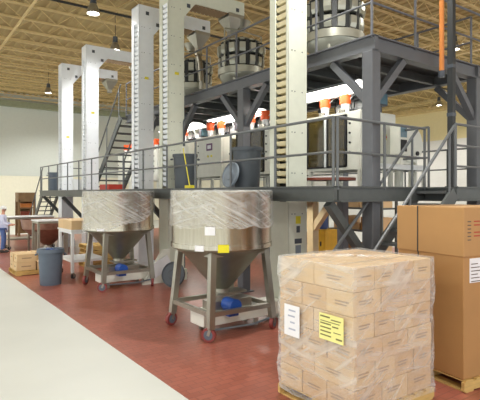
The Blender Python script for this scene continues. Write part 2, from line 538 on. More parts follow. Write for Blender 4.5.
# deck, left open where the elevators pass through
ys = [LY0+0.1]
for e in EL_Y: ys += [e-0.06, e+EL_D+0.06]
ys.append(LY1-0.1)
for i in range(0, len(ys), 2):
    box(LX0+0.1, 6.3, ys[i], ys[i+1], LZ-0.03, LZ).build('deck_plate', 'deckplate', **B)
box(6.3, LX1-0.1, LY0+0.1, LY1-0.1, LZ-0.03, LZ).build('deck_plate', 'deckplate', **B)
box(7.95, LX1-0.1, 4.6, LY0+0.1, LZ-0.03, LZ).build('deck_plate', 'deckplate', **B)
ibeam((LX0,LY0-0.05,LZ+0.01), (LX0,LY1,LZ+0.01), 0.25, 0.16, 'edge_beam', 'steel_low', lo)
ibeam((LX0+0.08,LY0,LZ+0.008), (7.9,LY0,LZ+0.008), 0.25, 0.16, 'edge_beam', 'steel_low', lo)
ibeam((7.9,4.55,LZ+0.009), (LX1,4.55,LZ+0.009), 0.25, 0.16, 'edge_beam', 'steel_low', lo)
ibeam((7.9,4.55,LZ+0.006), (7.9,LY0,LZ+0.006), 0.25, 0.16, 'edge_beam', 'steel_low', lo)
ibeam((LX0+0.08,LY1-0.08,LZ+0.008), (LX1,LY1-0.08,LZ+0.008), 0.25, 0.16, 'edge_beam', 'steel_low', lo)
ibeam((LX1,4.55,LZ+0.005), (LX1,LY1,LZ+0.005), 0.25, 0.16, 'edge_beam', 'steel_low', lo)
y = LY0+1.6
while y < LY1-0.4:
    if not any(e-0.3 < y < e+EL_D+0.3 for e in EL_Y):
        ibeam((LX0+0.06,y,LZ-0.03), (LX1-0.06,y,LZ-0.03), 0.18, 0.1, 'floor_joist', 'steel_low', lo)
    y += 1.15
for cy in COLY+[17.2, 19.8, 22.8]:
    if cy > 16.5:
        for cx in (6.6, 9.95):
            box(cx-0.1, cx+0.1, cy-0.1, cy+0.1, 0.008, LZ-0.2).build('column', 'steel_low' if cx < 8 else 'cream_col', bevel=0.01, **B)
    MB().bar((LX0+0.06, cy, LZ-0.26), (6.52, cy, LZ-1.28), 0.13, 0.13, (0,1,0)).build('knee_brace', 'steel_low', **B)
for cy in (10.1, 13.75, 17.4):
    box(9.83, 10.07, cy-0.12, cy+0.12, 0.008, LZ-0.2).build('column', 'cream_col', bevel=0.01, **B)
    for sg in (-1, 1):
        MB().bar((9.95, cy+sg*0.06, 1.25), (9.95, cy+sg*0.8, 2.1), 0.18, 0.18).build('cream_brace', 'cream_col', **B)
RX = LX0+0.0
railing(lo, (RX, LY0), (RX, LY1), LZ, 1.07, 1.35)
railing(lo, (RX+0.06, LY0-0.03), (7.86, LY0-0.03), LZ, 1.07, 1.1)
railing(lo, (7.92, 4.55), (LX1, 4.55), LZ, 1.1, 1.1, n_mid=2)
railing(lo, (LX1, 4.6), (LX1, LY1), LZ, 1.07, 1.35)
railing(lo, (6.7, LY1), (LX1, LY1), LZ, 1.07, 1.35)
railing(lo, (8.6, 5.5), (8.6, 6.2), LZ, 1.2, 0.7)

# stairs down from the right corner, descending towards -X
def stair(name, label, top, bottom, width, axis, n, m='steel_low', hand=True, rail_m='rail', ext=True):
    """straight stair; top/bottom = (x,y,z) of the stair's centre line"""
    t = thing(name, label, 'stairs', (bottom[0], bottom[1], 0))
    T = Vector(top); Bt = Vector(bottom); side = Vector((0,1,0)) if axis == 'x' else Vector((1,0,0))
    for sg in (-1, 1):
        o = side*sg*width/2
        MB().bar(Bt+o+Vector((0,0,0.05)), T+o-Vector((0,0,0.1)), 0.05, 0.24).build('stringer', m, t, world=True)
    run = (T-Bt)
    for i in range(n):
        p = Bt+run*((i+0.7)/n)
        hx, hy = (0.13, width/2-0.03) if axis == 'x' else (width/2-0.03, 0.13)
        box(p.x-hx, p.x+hx, p.y-hy, p.y+hy, p.z-0.045, p.z).build('tread', 'deckplate', t, world=True)
    if hand:
        for sg in (-1, 1):
            o = side*sg*width/2
            h = Vector((0,0,1.05)); h2 = Vector((0,0,0.55))
            hr = MB().tube([Bt+o+h, T+o+h], 0.026).build('handrail', rail_m, t, world=True)
            for k in (0.06, 0.5, 0.94):
                p = Bt+run*k+o
                MB().cyl(p, p+h, 0.022, 0.022, 8).build('post', rail_m, t, world=True)
    return t
stair('metal_stairs', 'grey steel stairs rising to the lower platform behind the wrapped pallet', (7.78,4.85,LZ), (5.25,4.85,0.0), 0.72, 'x', 11)
stair('metal_stairs', 'steep dark steel stairs rising from lower to upper platform at left', (6.92,15.72,UZ), (6.92,18.35,LZ), 1.15, 'y', 11, 'steel_low')
stair('metal_stairs', 'small distant steel stairs at the left end of the lower platform', (5.95,23.15,LZ), (5.95,25.9,0.0), 0.7, 'y', 11)

# dark service pole and orange pipe at the stair head
t = thing('service_pole', 'tall black pole rising from the stair head past the upper platform', 'pole', (7.98, 4.66, LZ))
box(-0.05, 0.05, -0.05, 0.05, 0.0, 6.9).build('shaft', 'dark', t)
box(-0.08, 0.08, -0.08, 0.08, 0.0, 0.02).build('foot_plate', 'dark', t)
for z in (1.25, 2.1): box(-0.056, 0.056, -0.056, 0.056, z, z+0.06).build('collar', 'plate', t)
t = thing('drop_pipe', 'orange pipe dropping from the roof to the upper platform beam', 'pipe', (8.35, 5.07, 4.0))
MB().tube([(0,0,0.55),(0,0,5.2)], 0.045, 10).build('pipe', 'copper', t)
MB().cyl((0,0,0.45),(0,0,0.57),0.06).build('valve', 'plate', t)

# ================================================================ BUCKET ELEVATORS
def elevator(y0, label, m, rung_m, sticker=None, rung_h=0.11, rung_to=7.2):
    t = thing('bucket_elevator', label, 'elevator', (EL_X0, y0, 0), 0, 'white bucket elevators along the platform')
    W, D, H = EL_W, EL_D, 7.72
    box(0, W, 0, 0.02, 0.3, H).build('side_panel', m, t, bevel=0.004)
    box(0, W, D-0.02, D, 0.3, H).build('side_panel', m, t)
    box(W-0.02, W, 0.02, D-0.02, 0.3, H).build('back_panel', m, t)
    box(-0.012, 0.012, 0, 0.045, 0.3, H).build('front_flange', m, t)
    box(-0.012, 0.012, D-0.16, D, 0.3, H).build('front_flange', m, t)
    box(0.21, 0.225, 0.03, D-0.03, 2.1, H).build('gap_shade_panel', 'strap', t)  # coloured dark to stand for the shade between the buckets
    bm_ = MB().prism([(0.012,rung_h),(0.0,rung_h-0.006),(0.03,0.012),(0.19,0.0),(0.2,rung_h)], 'y', 0.055, D-0.165).mesh('bucket')
    bm_.materials.append(M[rung_m])
    z = 2.45
    while z < rung_to:
        link('bucket', bm_, t, (0.0, 0.0, z)); z += 0.137
    box(-0.014, 0.004, 0.045, D-0.16, 0.3, 2.12).build('front_cover', m, t)
    # head: arm over to the weigher
    AL = 2.42; z0 = 7.32
    box(W, AL, 0, 0.02, z0, H).build('arm_panel', m, t)
    box(W, AL, D-0.02, D, z0, H).build('arm_panel', m, t)
    box(-0.012, AL, 0.02, D-0.02, H-0.02, H).build('arm_cover', m, t)
    box(AL-0.02, AL, 0.02, D-0.02, z0, H).build('arm_end', m, t)
    box(-0.012, 0.01, 0.045, D-0.16, rung_to, H).build('head_cover', m, t)
    MB().prism([(W,z0),(W+0.34,z0),(W,z0-0.42)], 'y', 0.001, 0.02).build('gusset', m, t)
    MB().prism([(W,z0),(W+0.34,z0),(W,z0-0.42)], 'y', D-0.02, D-0.001).build('gusset', m, t)
    bb = MB().prism([(0.0,0.0),(0.09,-0.055),(0.11,0.0)], 'y', 0.04, D-0.04).mesh('arm_bucket'); bb.materials.append(M['inkbox'])
    x = W+0.38
    while x < AL-0.2:
        link('arm_bucket', bb, t, (x, 0, z0+0.01)); x += 0.125
    for px, pz in ((0.26, 7.5), (W+0.13, 7.22), (AL-0.24, 7.46)):
        box(px-0.05, px+0.05, -0.012, 0.0, pz-0.05, pz+0.05).build('inspection_plate', 'plate', t)
    if sticker:
        box(0.18, 0.30, -0.006, 0.0, sticker, sticker+0.07).build('warning_sticker', 'yplastic', t)
    for z in [1.9+0.74*i for i in range(8)]:
        for px in (0.09, 0.16, 0.34):
            MB().cyl((px,0.0,z), (px,-0.006,z), 0.011, 0.011, 6).build('bolt', 'plate', t)
    # foot with adjustable boot
    box(-0.06, W+0.06, -0.05, D+0.05, 0.008, 0.3).build('boot', m, t, bevel=0.01)
    # discharge funnel at the arm end
    fx = AL-0.28; fy = D/2
    mb = MB()
    for zz, r in ((z0, 0.30), (z0-0.12, 0.29), (z0-0.42, 0.09), (z0-0.5, 0.09)): pass
    P = []
    for zz, r in ((z0+0.02, 0.27), (z0-0.08, 0.27), (z0-0.42, 0.085), (z0-0.55, 0.085)):
        P += [(fx-r,fy-r,zz),(fx+r,fy-r,zz),(fx+r,fy+r,zz),(fx-r,fy+r,zz)]
    mb.add(P, [(4*i+j, 4*i+(j+1)%4, 4*i+4+(j+1)%4, 4*i+4+j) for i in range(3) for j in range(4)])
    mb.build('discharge_funnel', 'inox2', t)
    return t

e1 = elevator(EL_Y[4], 'farthest white bucket elevator, at the left end of the platform', 'elev', 'elev', 4.6)
e2 = elevator(EL_Y[3], 'second farthest white bucket elevator, left of the steep stairs', 'elev', 'elev', 5.2)
e3 = elevator(EL_Y[2], 'pale bucket elevator just left of another, right of the steep stairs', 'elev', 'elev', 5.58)
e4 = elevator(EL_Y[1], 'pale bucket elevator rising directly behind the left wrapped tank', 'elev_cream', 'elev', 5.35)
e5 = elevator(EL_Y[0], 'nearest bucket elevator with cream bucket rungs, beside the right tank', 'elev_cream', 'bucket', None, 0.09)
# lower instruction stickers on the nearest one
for i, (z, m, w, h) in enumerate(((1.72,'yplastic',0.12,0.14),(1.56,'plate',0.08,0.12),(1.36,'plate',0.17,0.09),(1.18,'lid',0.13,0.15),(1.06,'plate',0.11,0.08))):
    box(0.24-w/2, 0.24+w/2, -0.007, 0.0, z, z+h).build('instruction_sticker', m, e5)

def infeed(e, label_part=None):
    """horizontal loading leg that runs from the elevator foot to below the tank's outlet"""
    D = EL_D
    box(-1.75, -0.06, 0.04, D-0.04, 0.14, 0.36).build('infeed_trough', 'cab', e, bevel=0.01)
    box(-1.55, -0.75, 0.10, D-0.10, 0.36, 0.50).build('infeed_mouth', 'inox2', e)
    for x in (-1.6, -0.7):
        for yy in (0.06, D-0.12): box(x, x+0.06, yy, yy+0.06, 0.008, 0.14).build('foot', 'inox2', e)
    m = MB().cyl((-1.3,-0.22,0.47),(-1.3,0.06,0.47),0.11).build('motor', 'bluem', e)
    m['label'] = 'blue electric motor'
    box(-1.39,-1.21,-0.16,0.04,0.30,0.38).build('motor_mount', 'bluem', e)
    MB().tube([(-1.65,-0.1,0.12),(-0.9,-0.12,0.1),(-0.5,-0.1,0.14)], 0.018, 6).build('air_hose', 'lid', e)
infeed(e5); infeed(e4)
# tilted white guard at the foot of the left tank's elevator
MB().obox((-0.3, -0.12, 0.42), (0.62, 0.03, 0.34), Matrix.Rotation(math.radians(-28), 3, 'Y')).build('guard_panel', 'paper', e4)
MB().tube([(EL_W-0.03,-0.02,3.0),(EL_W-0.03,-0.02,4.15),(EL_W+0.06,-0.02,4.35)], 0.018, 6).build('conduit', 'plate', e4)
box(EL_W-0.12, EL_W+0.02, -0.07, 0.0, 3.2, 3.5).build('junction_box', 'cab', e4)
MB().prism([(-0.75,0.01),(0.0,0.01),(0.0,0.85),(-0.2,0.85)], 'y', -0.08, 0.0).build('boot_cover', 'cab', e4)

# ================================================================ TANKS ON WHEELED STANDS
def caster(parent, x, y, z_top, ang, r=0.112, tyre='red'):
    c = MB(); c.cyl((x,y,z_top-0.02),(x,y,z_top+0.05),0.028)
    c.box(x-0.05,x+0.05,y-0.05,y+0.05,z_top-0.03,z_top-0.015)
    dx, dy = math.cos(ang), math.sin(ang)
    cx, cy = x+dx*0.03, y+dy*0.03
    px, py = -dy, dx
    for s in (-1, 1):
        c.bar((x+px*s*0.036,y+py*s*0.036,z_top-0.03),(cx+px*s*0.036,cy+py*s*0.036,r), 0.045, 0.008, (px,py,0))
    o = c.build('caster_fork', 'inox2', parent)
    MB().cyl((cx-px*0.028,cy-py*0.028,r+0.008),(cx+px*0.028,cy+py*0.028,r+0.008), r, r, 18).build('wheel', tyre, o)
    MB().cyl((cx-px*0.03,cy-py*0.03,r+0.008),(cx+px*0.03,cy+py*0.03,r+0.008), r*0.66, r*0.66, 14).build('wheel_hub', 'can', o)

def tank(x, y, label, angs, tags):
    t = thing('hopper_tank', label, 'tank', (x, y, 0), 0, 'stainless hopper tanks')
    R = 0.84
    MB().lathe([(R-0.03,1.39),(R,1.40),(R,2.27),(R+0.012,2.29),(R+0.012,2.31),(R-0.015,2.31),(R-0.02,1.42)], 56).build('shell', 'inox', t)
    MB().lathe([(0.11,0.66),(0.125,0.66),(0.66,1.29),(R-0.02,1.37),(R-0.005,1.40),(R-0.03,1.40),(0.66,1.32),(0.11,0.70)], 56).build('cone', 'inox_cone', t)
    MB().lathe([(R+0.002,1.40),(R+0.016,1.40),(R+0.016,1.47),(R+0.002,1.47)], 56).build('bottom_band', 'inox', t)
    MB().cyl((0,0,0.56),(0,0,0.68),0.14).build('outlet_collar', 'inox2', t)
    MB().obox((0.12,0,0.60),(0.6,0.3,0.035), Matrix.Identity(3)).build('slide_gate', 'inox2', t)
    a, bq = 0.52, 0.61
    for i, (sx, sy) in enumerate(((-1,-1),(1,-1),(1,1),(-1,1))):
        MB().bar((sx*a,sy*a,1.36),(sx*bq,sy*bq,0.22),0.098,0.098,(1,0,0)).build('leg', 'inox2', t)
        caster(t, sx*bq, sy*bq, 0.235, angs[i])
    q = 0.597
    for p0, p1 in (((-q,-q),(q,-q)),((q,-q),(q,q)),((q,q),(-q,q)),((-q,q),(-q,-q))):
        MB().bar((p0[0],p0[1],0.42),(p1[0],p1[1],0.42),0.07,0.07).build('lower_rail', 'inox2', t)
    q = 0.53
    for p0, p1 in (((-q,-q),(q,-q)),((q,-q),(q,q)),((q,q),(-q,q)),((-q,q),(-q,-q))):
        MB().bar((p0[0],p0[1],1.31),(p1[0],p1[1],1.31),0.06,0.06).build('upper_rail', 'inox2', t)
    for ang, z, w, h, m in tags:
        rr = R+0.022
        c = (rr*math.cos(ang), rr*math.sin(ang), z)
        MB().obox(c, (0.006, w, h), Matrix.Rotation(ang, 3, 'Z')).build('paper_tag', m, t)
    return t

CAMA = math.atan2(-6.93, -4.5)        # direction from the tanks towards the aisle end
tank(4.53, 6.78, 'large stainless hopper tank with yellow tag, nearest the wrapped pallet', (2.2, 0.5, 2.4, 3.4),
     [(CAMA+0.02, 1.43, 0.17, 0.12, 'yellow'), (CAMA-0.22, 1.70, 0.16, 0.13, 'paper'), (CAMA-0.42, 1.43, 0.15, 0.09, 'paper')])
tank(4.53, 11.34, 'stainless hopper tank almost fully wrapped in film, farther down the aisle', (2.6, 1.2, 0.4, 3.9),
     [(CAMA-0.3, 1.43, 0.18, 0.06, 'paper')])

def set_uv(o, uv):
    ul = o.data.uv_layers.new(name='film_uv')
    for lp in o.data.loops: ul.data[lp.index].uv = uv[lp.vertex_index]
def film(x, y, label, edge, seed):
    """loose plastic film draped round the tank's top, its lower edge given by angle"""
    rnd = random.Random(seed)
    n, k = 180, 22; R = 0.848
    ph = [rnd.uniform(0, 6.28) for _ in range(8)]
    vs = []; fs = []; uv = []
    for i in range(n+1):
        a = 2*PI*i/n
        zb = edge(a)
        for j in range(k+2):
            if j == 0: z = 2.315; r = R-0.05
            elif j == 1: z = 2.33; r = R+0.006
            else:
                s = (j-1)/k; z = 2.33+(zb-2.33)*s
                w = math.sin(a*17+s*7+ph[0])*0.5+math.sin(a*31-s*11+ph[1])*0.35+math.sin(a*9+s*14+ph[2])*0.5
                r = R+0.018+0.012*s+0.004*w*(0.4+s)
            vs.append((r*math.cos(a), r*math.sin(a), z)); uv.append((a*R, z))
    K = k+2
    for i in range(n):
        j2 = i+1
        for j in range(K-1): fs.append((i*K+j, j2*K+j, j2*K+j+1, i*K+j+1))
    mb = MB(); mb.add(vs, fs); mb.sm = True
    o = mb.build('plastic_film', 'film', None, (x, y, 0)); set_uv(o, uv)
    return tag(o, label, 'plastic film')
def edge2(a):
    d = (a-CAMA+PI) % (2*PI)-PI
    return 1.80-0.05*math.cos(d*1.0)+0.10*d/1.5*(1 if d > 0 else -1)*(-0.6)+0.02*math.sin(a*7)+0.012*math.sin(a*15)
def edge1(a):
    d = (a-CAMA+PI) % (2*PI)-PI
    return 1.42 + max(0.0, d+0.1)*0.24 + 0.025*math.sin(a*6)+(-0.12 if d < -0.8 else 0)
film(4.53, 6.78, 'milky plastic film draped over the near tank rim, tied in swags', edge2, 3)
film(4.53, 11.34, 'milky plastic film hanging low round the farther tank', edge1, 5)

# ================================================================ WEIGHERS ON THE UPPER PLATFORM
def weigher(x, y, label):
    t = thing('multihead_weigher', label, 'weigher', (x, y, UZ), 0, 'round multihead weighers')
    for a in (0.5, 2.1, 3.7, 5.2):
        MB().cyl((0.5*math.cos(a),0.5*math.sin(a),0),(0.5*math.cos(a),0.5*math.sin(a),0.75),0.04).build('leg', 'scale_ss', t)
    MB().lathe([(0.14,0.10),(0.16,0.10),(0.58,0.62),(0.60,0.72),(0.0,0.72)], 32).build('collecting_cone', 'scale_ss', t)
    MB().lathe([(0.60,0.70),(0.64,0.70),(0.64,0.88),(0.60,0.88)], 36).build('base_ring', 'scale_ss', t)
    MB().lathe([(0.0,0.78),(0.46,0.78),(0.46,1.62),(0.40,1.68),(0.0,1.70)], 28).build('drive_body', 'weigh_dark', t)
    hm = MB().prism([(0.0,0.0),(0.13,0.0),(0.16,0.09),(0.16,0.25),(0.0,0.25)], 'y', -0.078, 0.078).mesh('hopper_bucket')
    hm.materials.append(M['scale_ss'])
    dm = MB().box(0.0,0.13,-0.05,0.05,0,0.70).mesh('actuator'); dm.materials.append(M['weigh_dark'])
    pm = MB().prism([(-0.02,0.0),(0.2,-0.03),(0.2,0.01),(-0.02,0.10)], 'y', -0.07, 0.07).mesh('feeder_pan'); pm.materials.append(M['scale_ss'])
    for i in range(14):
        a = 2*PI*i/14+0.1
        for zz, rr in ((0.92, 0.47), (1.26, 0.50)):
            o = link('hopper_bucket', hm, t, (rr*math.cos(a), rr*math.sin(a), zz)); o.rotation_euler = (0,0,a)
        o = link('actuator', dm, t, (0.47*math.cos(a+0.224), 0.47*math.sin(a+0.224), 0.9)); o.rotation_euler = (0,0,a+0.224)
        o = link('feeder_pan', pm, t, (0.36*math.cos(a), 0.36*math.sin(a), 1.64)); o.rotation_euler = (0,0,a)
    MB().lathe([(0.0,1.86),(0.1,1.84),(0.38,1.70),(0.0,1.70)], 24).build('dispersion_cone', 'scale_ss', t)
    MB().lathe([(0.10,2.05),(0.12,2.05),(0.26,2.28),(0.245,2.28)], 20).build('infeed_cone', 'inox2', t)
    t.scale = (1.06, 1.06, 1.0)
    MB().tube([(-0.62,-0.1,0.8),(-0.62,-0.1,1.95),(0,-0.1,1.98),(0.62,-0.1,1.95),(0.62,-0.1,0.8)], 0.02, 6).build('support_frame', 'scale_ss', t)
    return t
weigher(8.15, 7.6, 'nearest round weigher with steel buckets, high behind the corner railing')
weigher(8.2, 11.25, 'round weigher under the arm funnel in the middle of the upper platform')
weigher(8.1, 13.9, 'farthest round weigher, partly hidden by a pale elevator')
# chutes between funnels and weighers
for fx, fy, wx, wy, lab in ((7.89, 11.31, 8.2, 11.25, 'bent stainless chute above the middle weigher'), (7.89, 13.13, 8.1, 13.9, 'forked stainless chute above the farthest weigher')):
    t = thing('chute', lab, 'chute', (fx, fy, 6.7))
    if fy < 12:
        MB().cyl((0,0,0.1),(0.02,0,-0.12),0.10,0.13).build('upper_tube', 'inox2', t)
        MB().lathe([(0.0,-0.12),(0.13,-0.10),(0.17,-0.22),(0.12,-0.38),(0.0,-0.38)], 18, (0.03,0,0)).build('cyclone_body', 'inox', t)
        MB().tube([(0.03,0,-0.34),(wx-fx,wy-fy,0.48-0.0-0.0-0.5)], 0.07, 10).build('outlet_tube', 'inox2', t)
    else:
        MB().cyl((0,0,0.1),(0,0,-0.06),0.10,0.12).build('upper_tube', 'inox2', t)
        for s in (-1, 1):
            MB().tube([(0,0,-0.02),(s*0.05,s*0.18,-0.3),(s*0.09,s*0.34,-0.95),(s*0.09,s*0.34,-1.2)], 0.075, 10).build('fork_leg', 'inox2', t)

# ================================================================ PACKING MACHINES ON THE LOWER PLATFORM
def packer(x, y, label, L=1.5, cab_side=1, doors=True, purple=False, scrn=True, H=1.6):
    """twin-tube bagging machine; origin at its -X,-Y corner on the deck, L along Y"""
    t = thing('packing_machine', label, 'machine', (x, y, LZ), 0, 'packing machines on the lower platform')
    for dx in (0.06, 1.05):
        for dy in (0.06, L-0.06):
            box(dx-0.04, dx+0.04, dy-0.04, dy+0.04, 0.0, 0.38).build('leg', 'cab', t)
    cl = 0.36 if doors else L
    box(0.0, 1.15, 0.0, cl, 0.38, H).build('control_cabinet', 'cab', t, bevel=0.015)
    cd = box(0.08, 0.62, -0.012, 0.0, 0.45, H-0.08).build('cabinet_door', 'cab', t, bevel=0.004)
    box(0.56, 0.59, -0.03, -0.012, 0.9, 1.05).build('door_handle', 'blackp', cd)
    box(0.68, 1.1, -0.012, 0.0, 0.45, H-0.08).build('cabinet_door', 'cab', t, bevel=0.004)
    o = box(0.72, 0.80, -0.03, -0.012, 1.02, 1.14).build('switch_plate', 'yplastic', t)
    MB().cyl((0.76,-0.03,1.08),(0.76,-0.05,1.08),0.025).build('switch_knob', 'redp', o)
    for i in range(4):
        MB().cyl((0.0,cl-0.08,0.75+0.2*i),(-0.02,cl-0.08,0.75+0.2*i),0.022).build('knob', 'blackp', t)
    if purple:
        p = box(-0.015, 0.0, cl*0.35, cl*0.58, 1.17, 1.38).build('control_panel', 'purple', t)
        box(-0.022, -0.015, cl*0.39, cl*0.53, 1.22, 1.33).build('display', 'paper', p)
        for i in range(2): MB().cyl((0,cl*(0.38+0.14*i),1.0),(-0.02,cl*(0.38+0.14*i),1.0),0.035).build('push_button', 'yplastic', t)
        box(0.3, 0.9, -0.015, -0.012, 0.45, H-0.1).build('window', 'amber', t)
    if doors:
        box(0.35, 1.15, cl, L, 0.4, H).build('back_housing', 'cab', t)
        box(0.0, 1.1, cl, L, 0.38, 0.46).build('base_frame', 'cab', t)
        box(0.0, 1.1, cl, L, H-0.06, H).build('top_frame', 'cab', t)
        w = (L-cl)/2
        for i in range(2):
            y0 = cl+i*w
            g = box(-0.01, 0.004, y0+0.07, y0+w-0.05, 0.48, H-0.07).build('glass_door', 'amber', t)
            fr = MB()
            for yy in (y0+0.035, y0+w-0.035): fr.box(-0.02, 0.015, yy-0.025, yy+0.025, 0.44, H-0.05)
            for zz in (0.46, H-0.07): fr.box(-0.02, 0.015, y0+0.02, y0+w-0.02, zz-0.02, zz+0.02)
            fr.build('door_frame', 'blackp', g)
            MB().cyl((0.18,y0+w/2,0.5),(0.18,y0+w/2,H+0.1),0.075).build('forming_tube', 'inox', t)
            box(0.1, 0.3, y0+0.1, y0+w-0.1, 0.8, 0.86).build('sealing_jaw', 'brown', t)
            box(0.1, 0.3, y0+0.1, y0+w-0.1, 1.15, 1.25).build('film_puller', 'brown', t)
        MB().cyl((-0.03, cl+w, 0.46),(-0.03, cl+w, H),0.028,0.028,8).build('guard_post', 'whitep', t)
    n = 2 if L > 1.2 else 1
    for i in range(n):
        yy = (cl+(L-cl)*(i+0.5)/2) if doors else L*(0.3+0.45*i)
        MB().lathe([(0.06,H+0.02),(0.08,H+0.02),(0.10,H+0.25),(0.09,H+0.25)], 16, (0.28,yy,0)).build('white_funnel', 'whitep', t)
        MB().lathe([(0.105,H+0.23),(0.12,H+0.23),(0.125,H+0.46),(0.11,H+0.46)], 16, (0.28,yy,0)).build('orange_funnel', 'orange', t)
        MB().tube([(0.28+0.25*math.sin(q*0.4),yy-0.1-0.18*q/4,H+0.3+0.16*math.sin(q*0.8)) for q in range(6)], 0.012, 6).build('air_hose', 'whitep', t)
    for i in range(3):
        box(0.5+0.2*i, 0.62+0.2*i, L*0.45+0.12*i, L*0.45+0.12*i+0.2, H, H+0.14+0.06*(i % 2)).build('valve_block', 'blackp' if i % 2 == 0 else 'lid', t)
    rl = MB().cyl((1.0,L*0.3,H+0.22),(1.0,L*0.92,H+0.22),0.2,0.2,20).build('film_roll', 'whitep', t)
    for q in (L*0.26, L*0.95): box(0.96, 1.04, q-0.02, q+0.02, H-0.05, H+0.26).build('roll_bracket', 'plate', t)
    for i in range(3):
        pts = [(0.2+0.12*i+0.35*(q/7), L*(0.25+0.22*i)+0.1*math.sin(q), H+0.04+0.42*math.sin(PI*q/7)*(0.7+0.2*i)) for q in range(8)]
        MB().tube(pts, 0.014, 6).build('cable', 'blackp', t)
    if scrn:
        box(0.75, 0.81, 0.1, 0.16, H, H+0.18).build('screen_post', 'plate', t)
        s = box(0.60, 0.96, 0.06, 0.2, H+0.17, H+0.45).build('screen_box', 'plate', t, bevel=0.01)
        box(0.63, 0.93, 0.05, 0.06, H+0.20, H+0.42).build('display', 'screen', s)
    return t
packer(7.7, 6.45, 'twin packing machine with amber glass doors behind the platform corner post', 1.55)
packer(7.7, 9.2, 'cream packing machine behind the grey can with the leaning lid', 1.6, doors=True)
packer(7.7, 11.55, 'cream packing machine with purple control panel and yellow buttons', 1.35, doors=False, purple=True)
packer(7.7, 13.6, 'cream packing machine mostly hidden behind the two pale elevators', 1.3, doors=True)
packer(8.3, 16.9, 'distant cream packing machine seen through the steep stairs', 1.3, doors=True)
packer(8.3, 19.6, 'farthest packing machine near the left end of the platform', 1.3, doors=False)

# second control unit with round cover, right of the corner column
t = thing('control_console', 'small operator console with dark screen by the stair head', 'console', (8.55, 5.98, LZ))
box(-0.05, 0.05, 0.1, 0.2, 0, 0.72).build('pedestal', 'cab', t)
box(-0.13, 0.13, 0.06, 0.3, 0.7, 1.3).build('housing', 'cab', t, bevel=0.01)
box(-0.1, 0.1, 0.048, 0.06, 1.05, 1.26).build('screen', 'screen', t)
box(-0.1, 0.1, 0.048, 0.06, 0.76, 1.0).build('keypad', 'blackp', t)
t = thing('film_reel_housing', 'white rounded reel housing right of the operator console', 'machine', (9.5, 6.5, LZ))
MB().cyl((0,0,1.0),(0,0.3,1.0),0.42,0.42,32).build('round_cover', 'cab', t)
box(-0.42, 0.0, 0.02, 0.28, 0.55, 1.42).build('housing', 'cab', t)
for x in (-0.3, 0.22): box(x, x+0.08, 0.06, 0.24, 0, 0.75).build('leg', 'cab', t)
MB().cyl((0.2,-0.03,0.8),(0.2,0,0.8),0.05).build('hub_knob', 'blackp', t)
t = thing('rotary_table', 'low round packing table with red brown rim behind the railing', 'table', (6.85, 6.5, LZ))
MB().lathe([(0.0,0.19),(0.5,0.19),(0.5,0.14),(0.0,0.14)], 32).build('rim', 'rust', t)
MB().lathe([(0.0,0.205),(0.49,0.205),(0.49,0.19),(0.0,0.19)], 32).build('top', 'whitep', t)
MB().cyl((0,0,0),(0,0,0.14),0.06).build('pedestal', 'inox2', t)
MB().cyl((0,0,0),(0,0,0.02),0.22).build('base', 'inox2', t)
t = thing('outfeed_conveyor', 'low white outfeed conveyor right of the corner column', 'conveyor', (7.5, 5.75, LZ))
box(0, 1.5, 0, 0.32, 0.36, 0.46).build('belt_bed', 'whitep', t)
for x in (0.08, 1.36):
    for y in (0.03, 0.25): box(x, x+0.05, y, y+0.05, 0, 0.36).build('leg', 'cab', t)

# ================================================================ TRASH CANS, LIDS, BROOM
def trash_can(x, y, z, label, m='can', R=0.3, H=0.82, group='grey plastic trash cans'):
    t = thing('trash_can', label, 'trash can', (x, y, z), 0, group)
    MB().lathe([(0.0,0.0),(R*0.82,0.0),(R*0.84,0.03),(R*0.97,H-0.06),(R*0.97,H-0.07),(R*1.04,H-0.07),(R*1.05,H),(R*0.98,H),(R*0.93,H-0.06),(R*0.80,0.03),(0.0,0.03)], 32).build('body', m, t)
    for s in (-1, 1):
        a = math.atan2(-y, -x)+PI/2
        c, sn = math.cos(a)*s, math.sin(a)*s
        h = MB(); pr = R*1.0
        h.tube([(c*pr-sn*0.09, sn*pr+c*0.09, H-0.12),(c*(pr+0.05)-sn*0.08, sn*(pr+0.05)+c*0.08, H-0.13),(c*(pr+0.05)+sn*0.08, sn*(pr+0.05)-c*0.08, H-0.13),(c*pr+sn*0.09, sn*pr-c*0.09, H-0.12)], 0.016, 8)
        h.build('handle', m, t)
    return t
def can_lid(x, y, z, yaw, tilt, label, m='lid', R=0.3):
    mb = MB().lathe([(0.0,0.05),(0.10,0.055),(0.12,0.03),(R*0.86,0.025),(R*0.9,0.045),(R*0.97,0.04),(R,0.0),(R*0.97,0.0),(0.0,0.01)], 36)
    Rm = Matrix.Rotation(yaw, 3, 'Z') @ Matrix.Rotation(tilt, 3, 'Y')
    mb.v = [tuple(Rm @ Vector(p)) for p in mb.v]
    zmin = min(p[2] for p in mb.v)
    return tag(mb.build('round_trash_can_cover', m, None, (x, y, z-zmin+0.002)), label, 'lid')
t = trash_can(3.2, 12.45, 0.008, 'blue grey trash can on the red floor beside the aisle', 'can', 0.3, 0.88)
MB().lathe([(0.27,0.86),(0.30,0.885),(0.318,0.89),(0.33,0.80),(0.322,0.80)], 26).build('bag_rim', 'can', t)
trash_can(5.92, 10.5, LZ, 'dark grey trash can on the platform with yellow broom leaning on it', 'candark', 0.3, 0.86)
trash_can(5.98, 8.0, LZ, 'dark grey trash can on the platform behind the near tank, lid leaning', 'candark', 0.31, 0.84)
trash_can(5.95, 22.4, LZ, 'small distant blue grey trash can at the platform left end', 'can', 0.3, 0.82)
can_lid(5.59, 8.02, LZ, PI, math.radians(76), 'round grey lid leaning against the can behind the near tank', 'lid', 0.27)
can_lid(5.5, 10.32, 0.008, math.radians(215), math.radians(78), 'round dark lid leaning on the floor between the two tanks', 'candark', 0.31)
mb = MB()
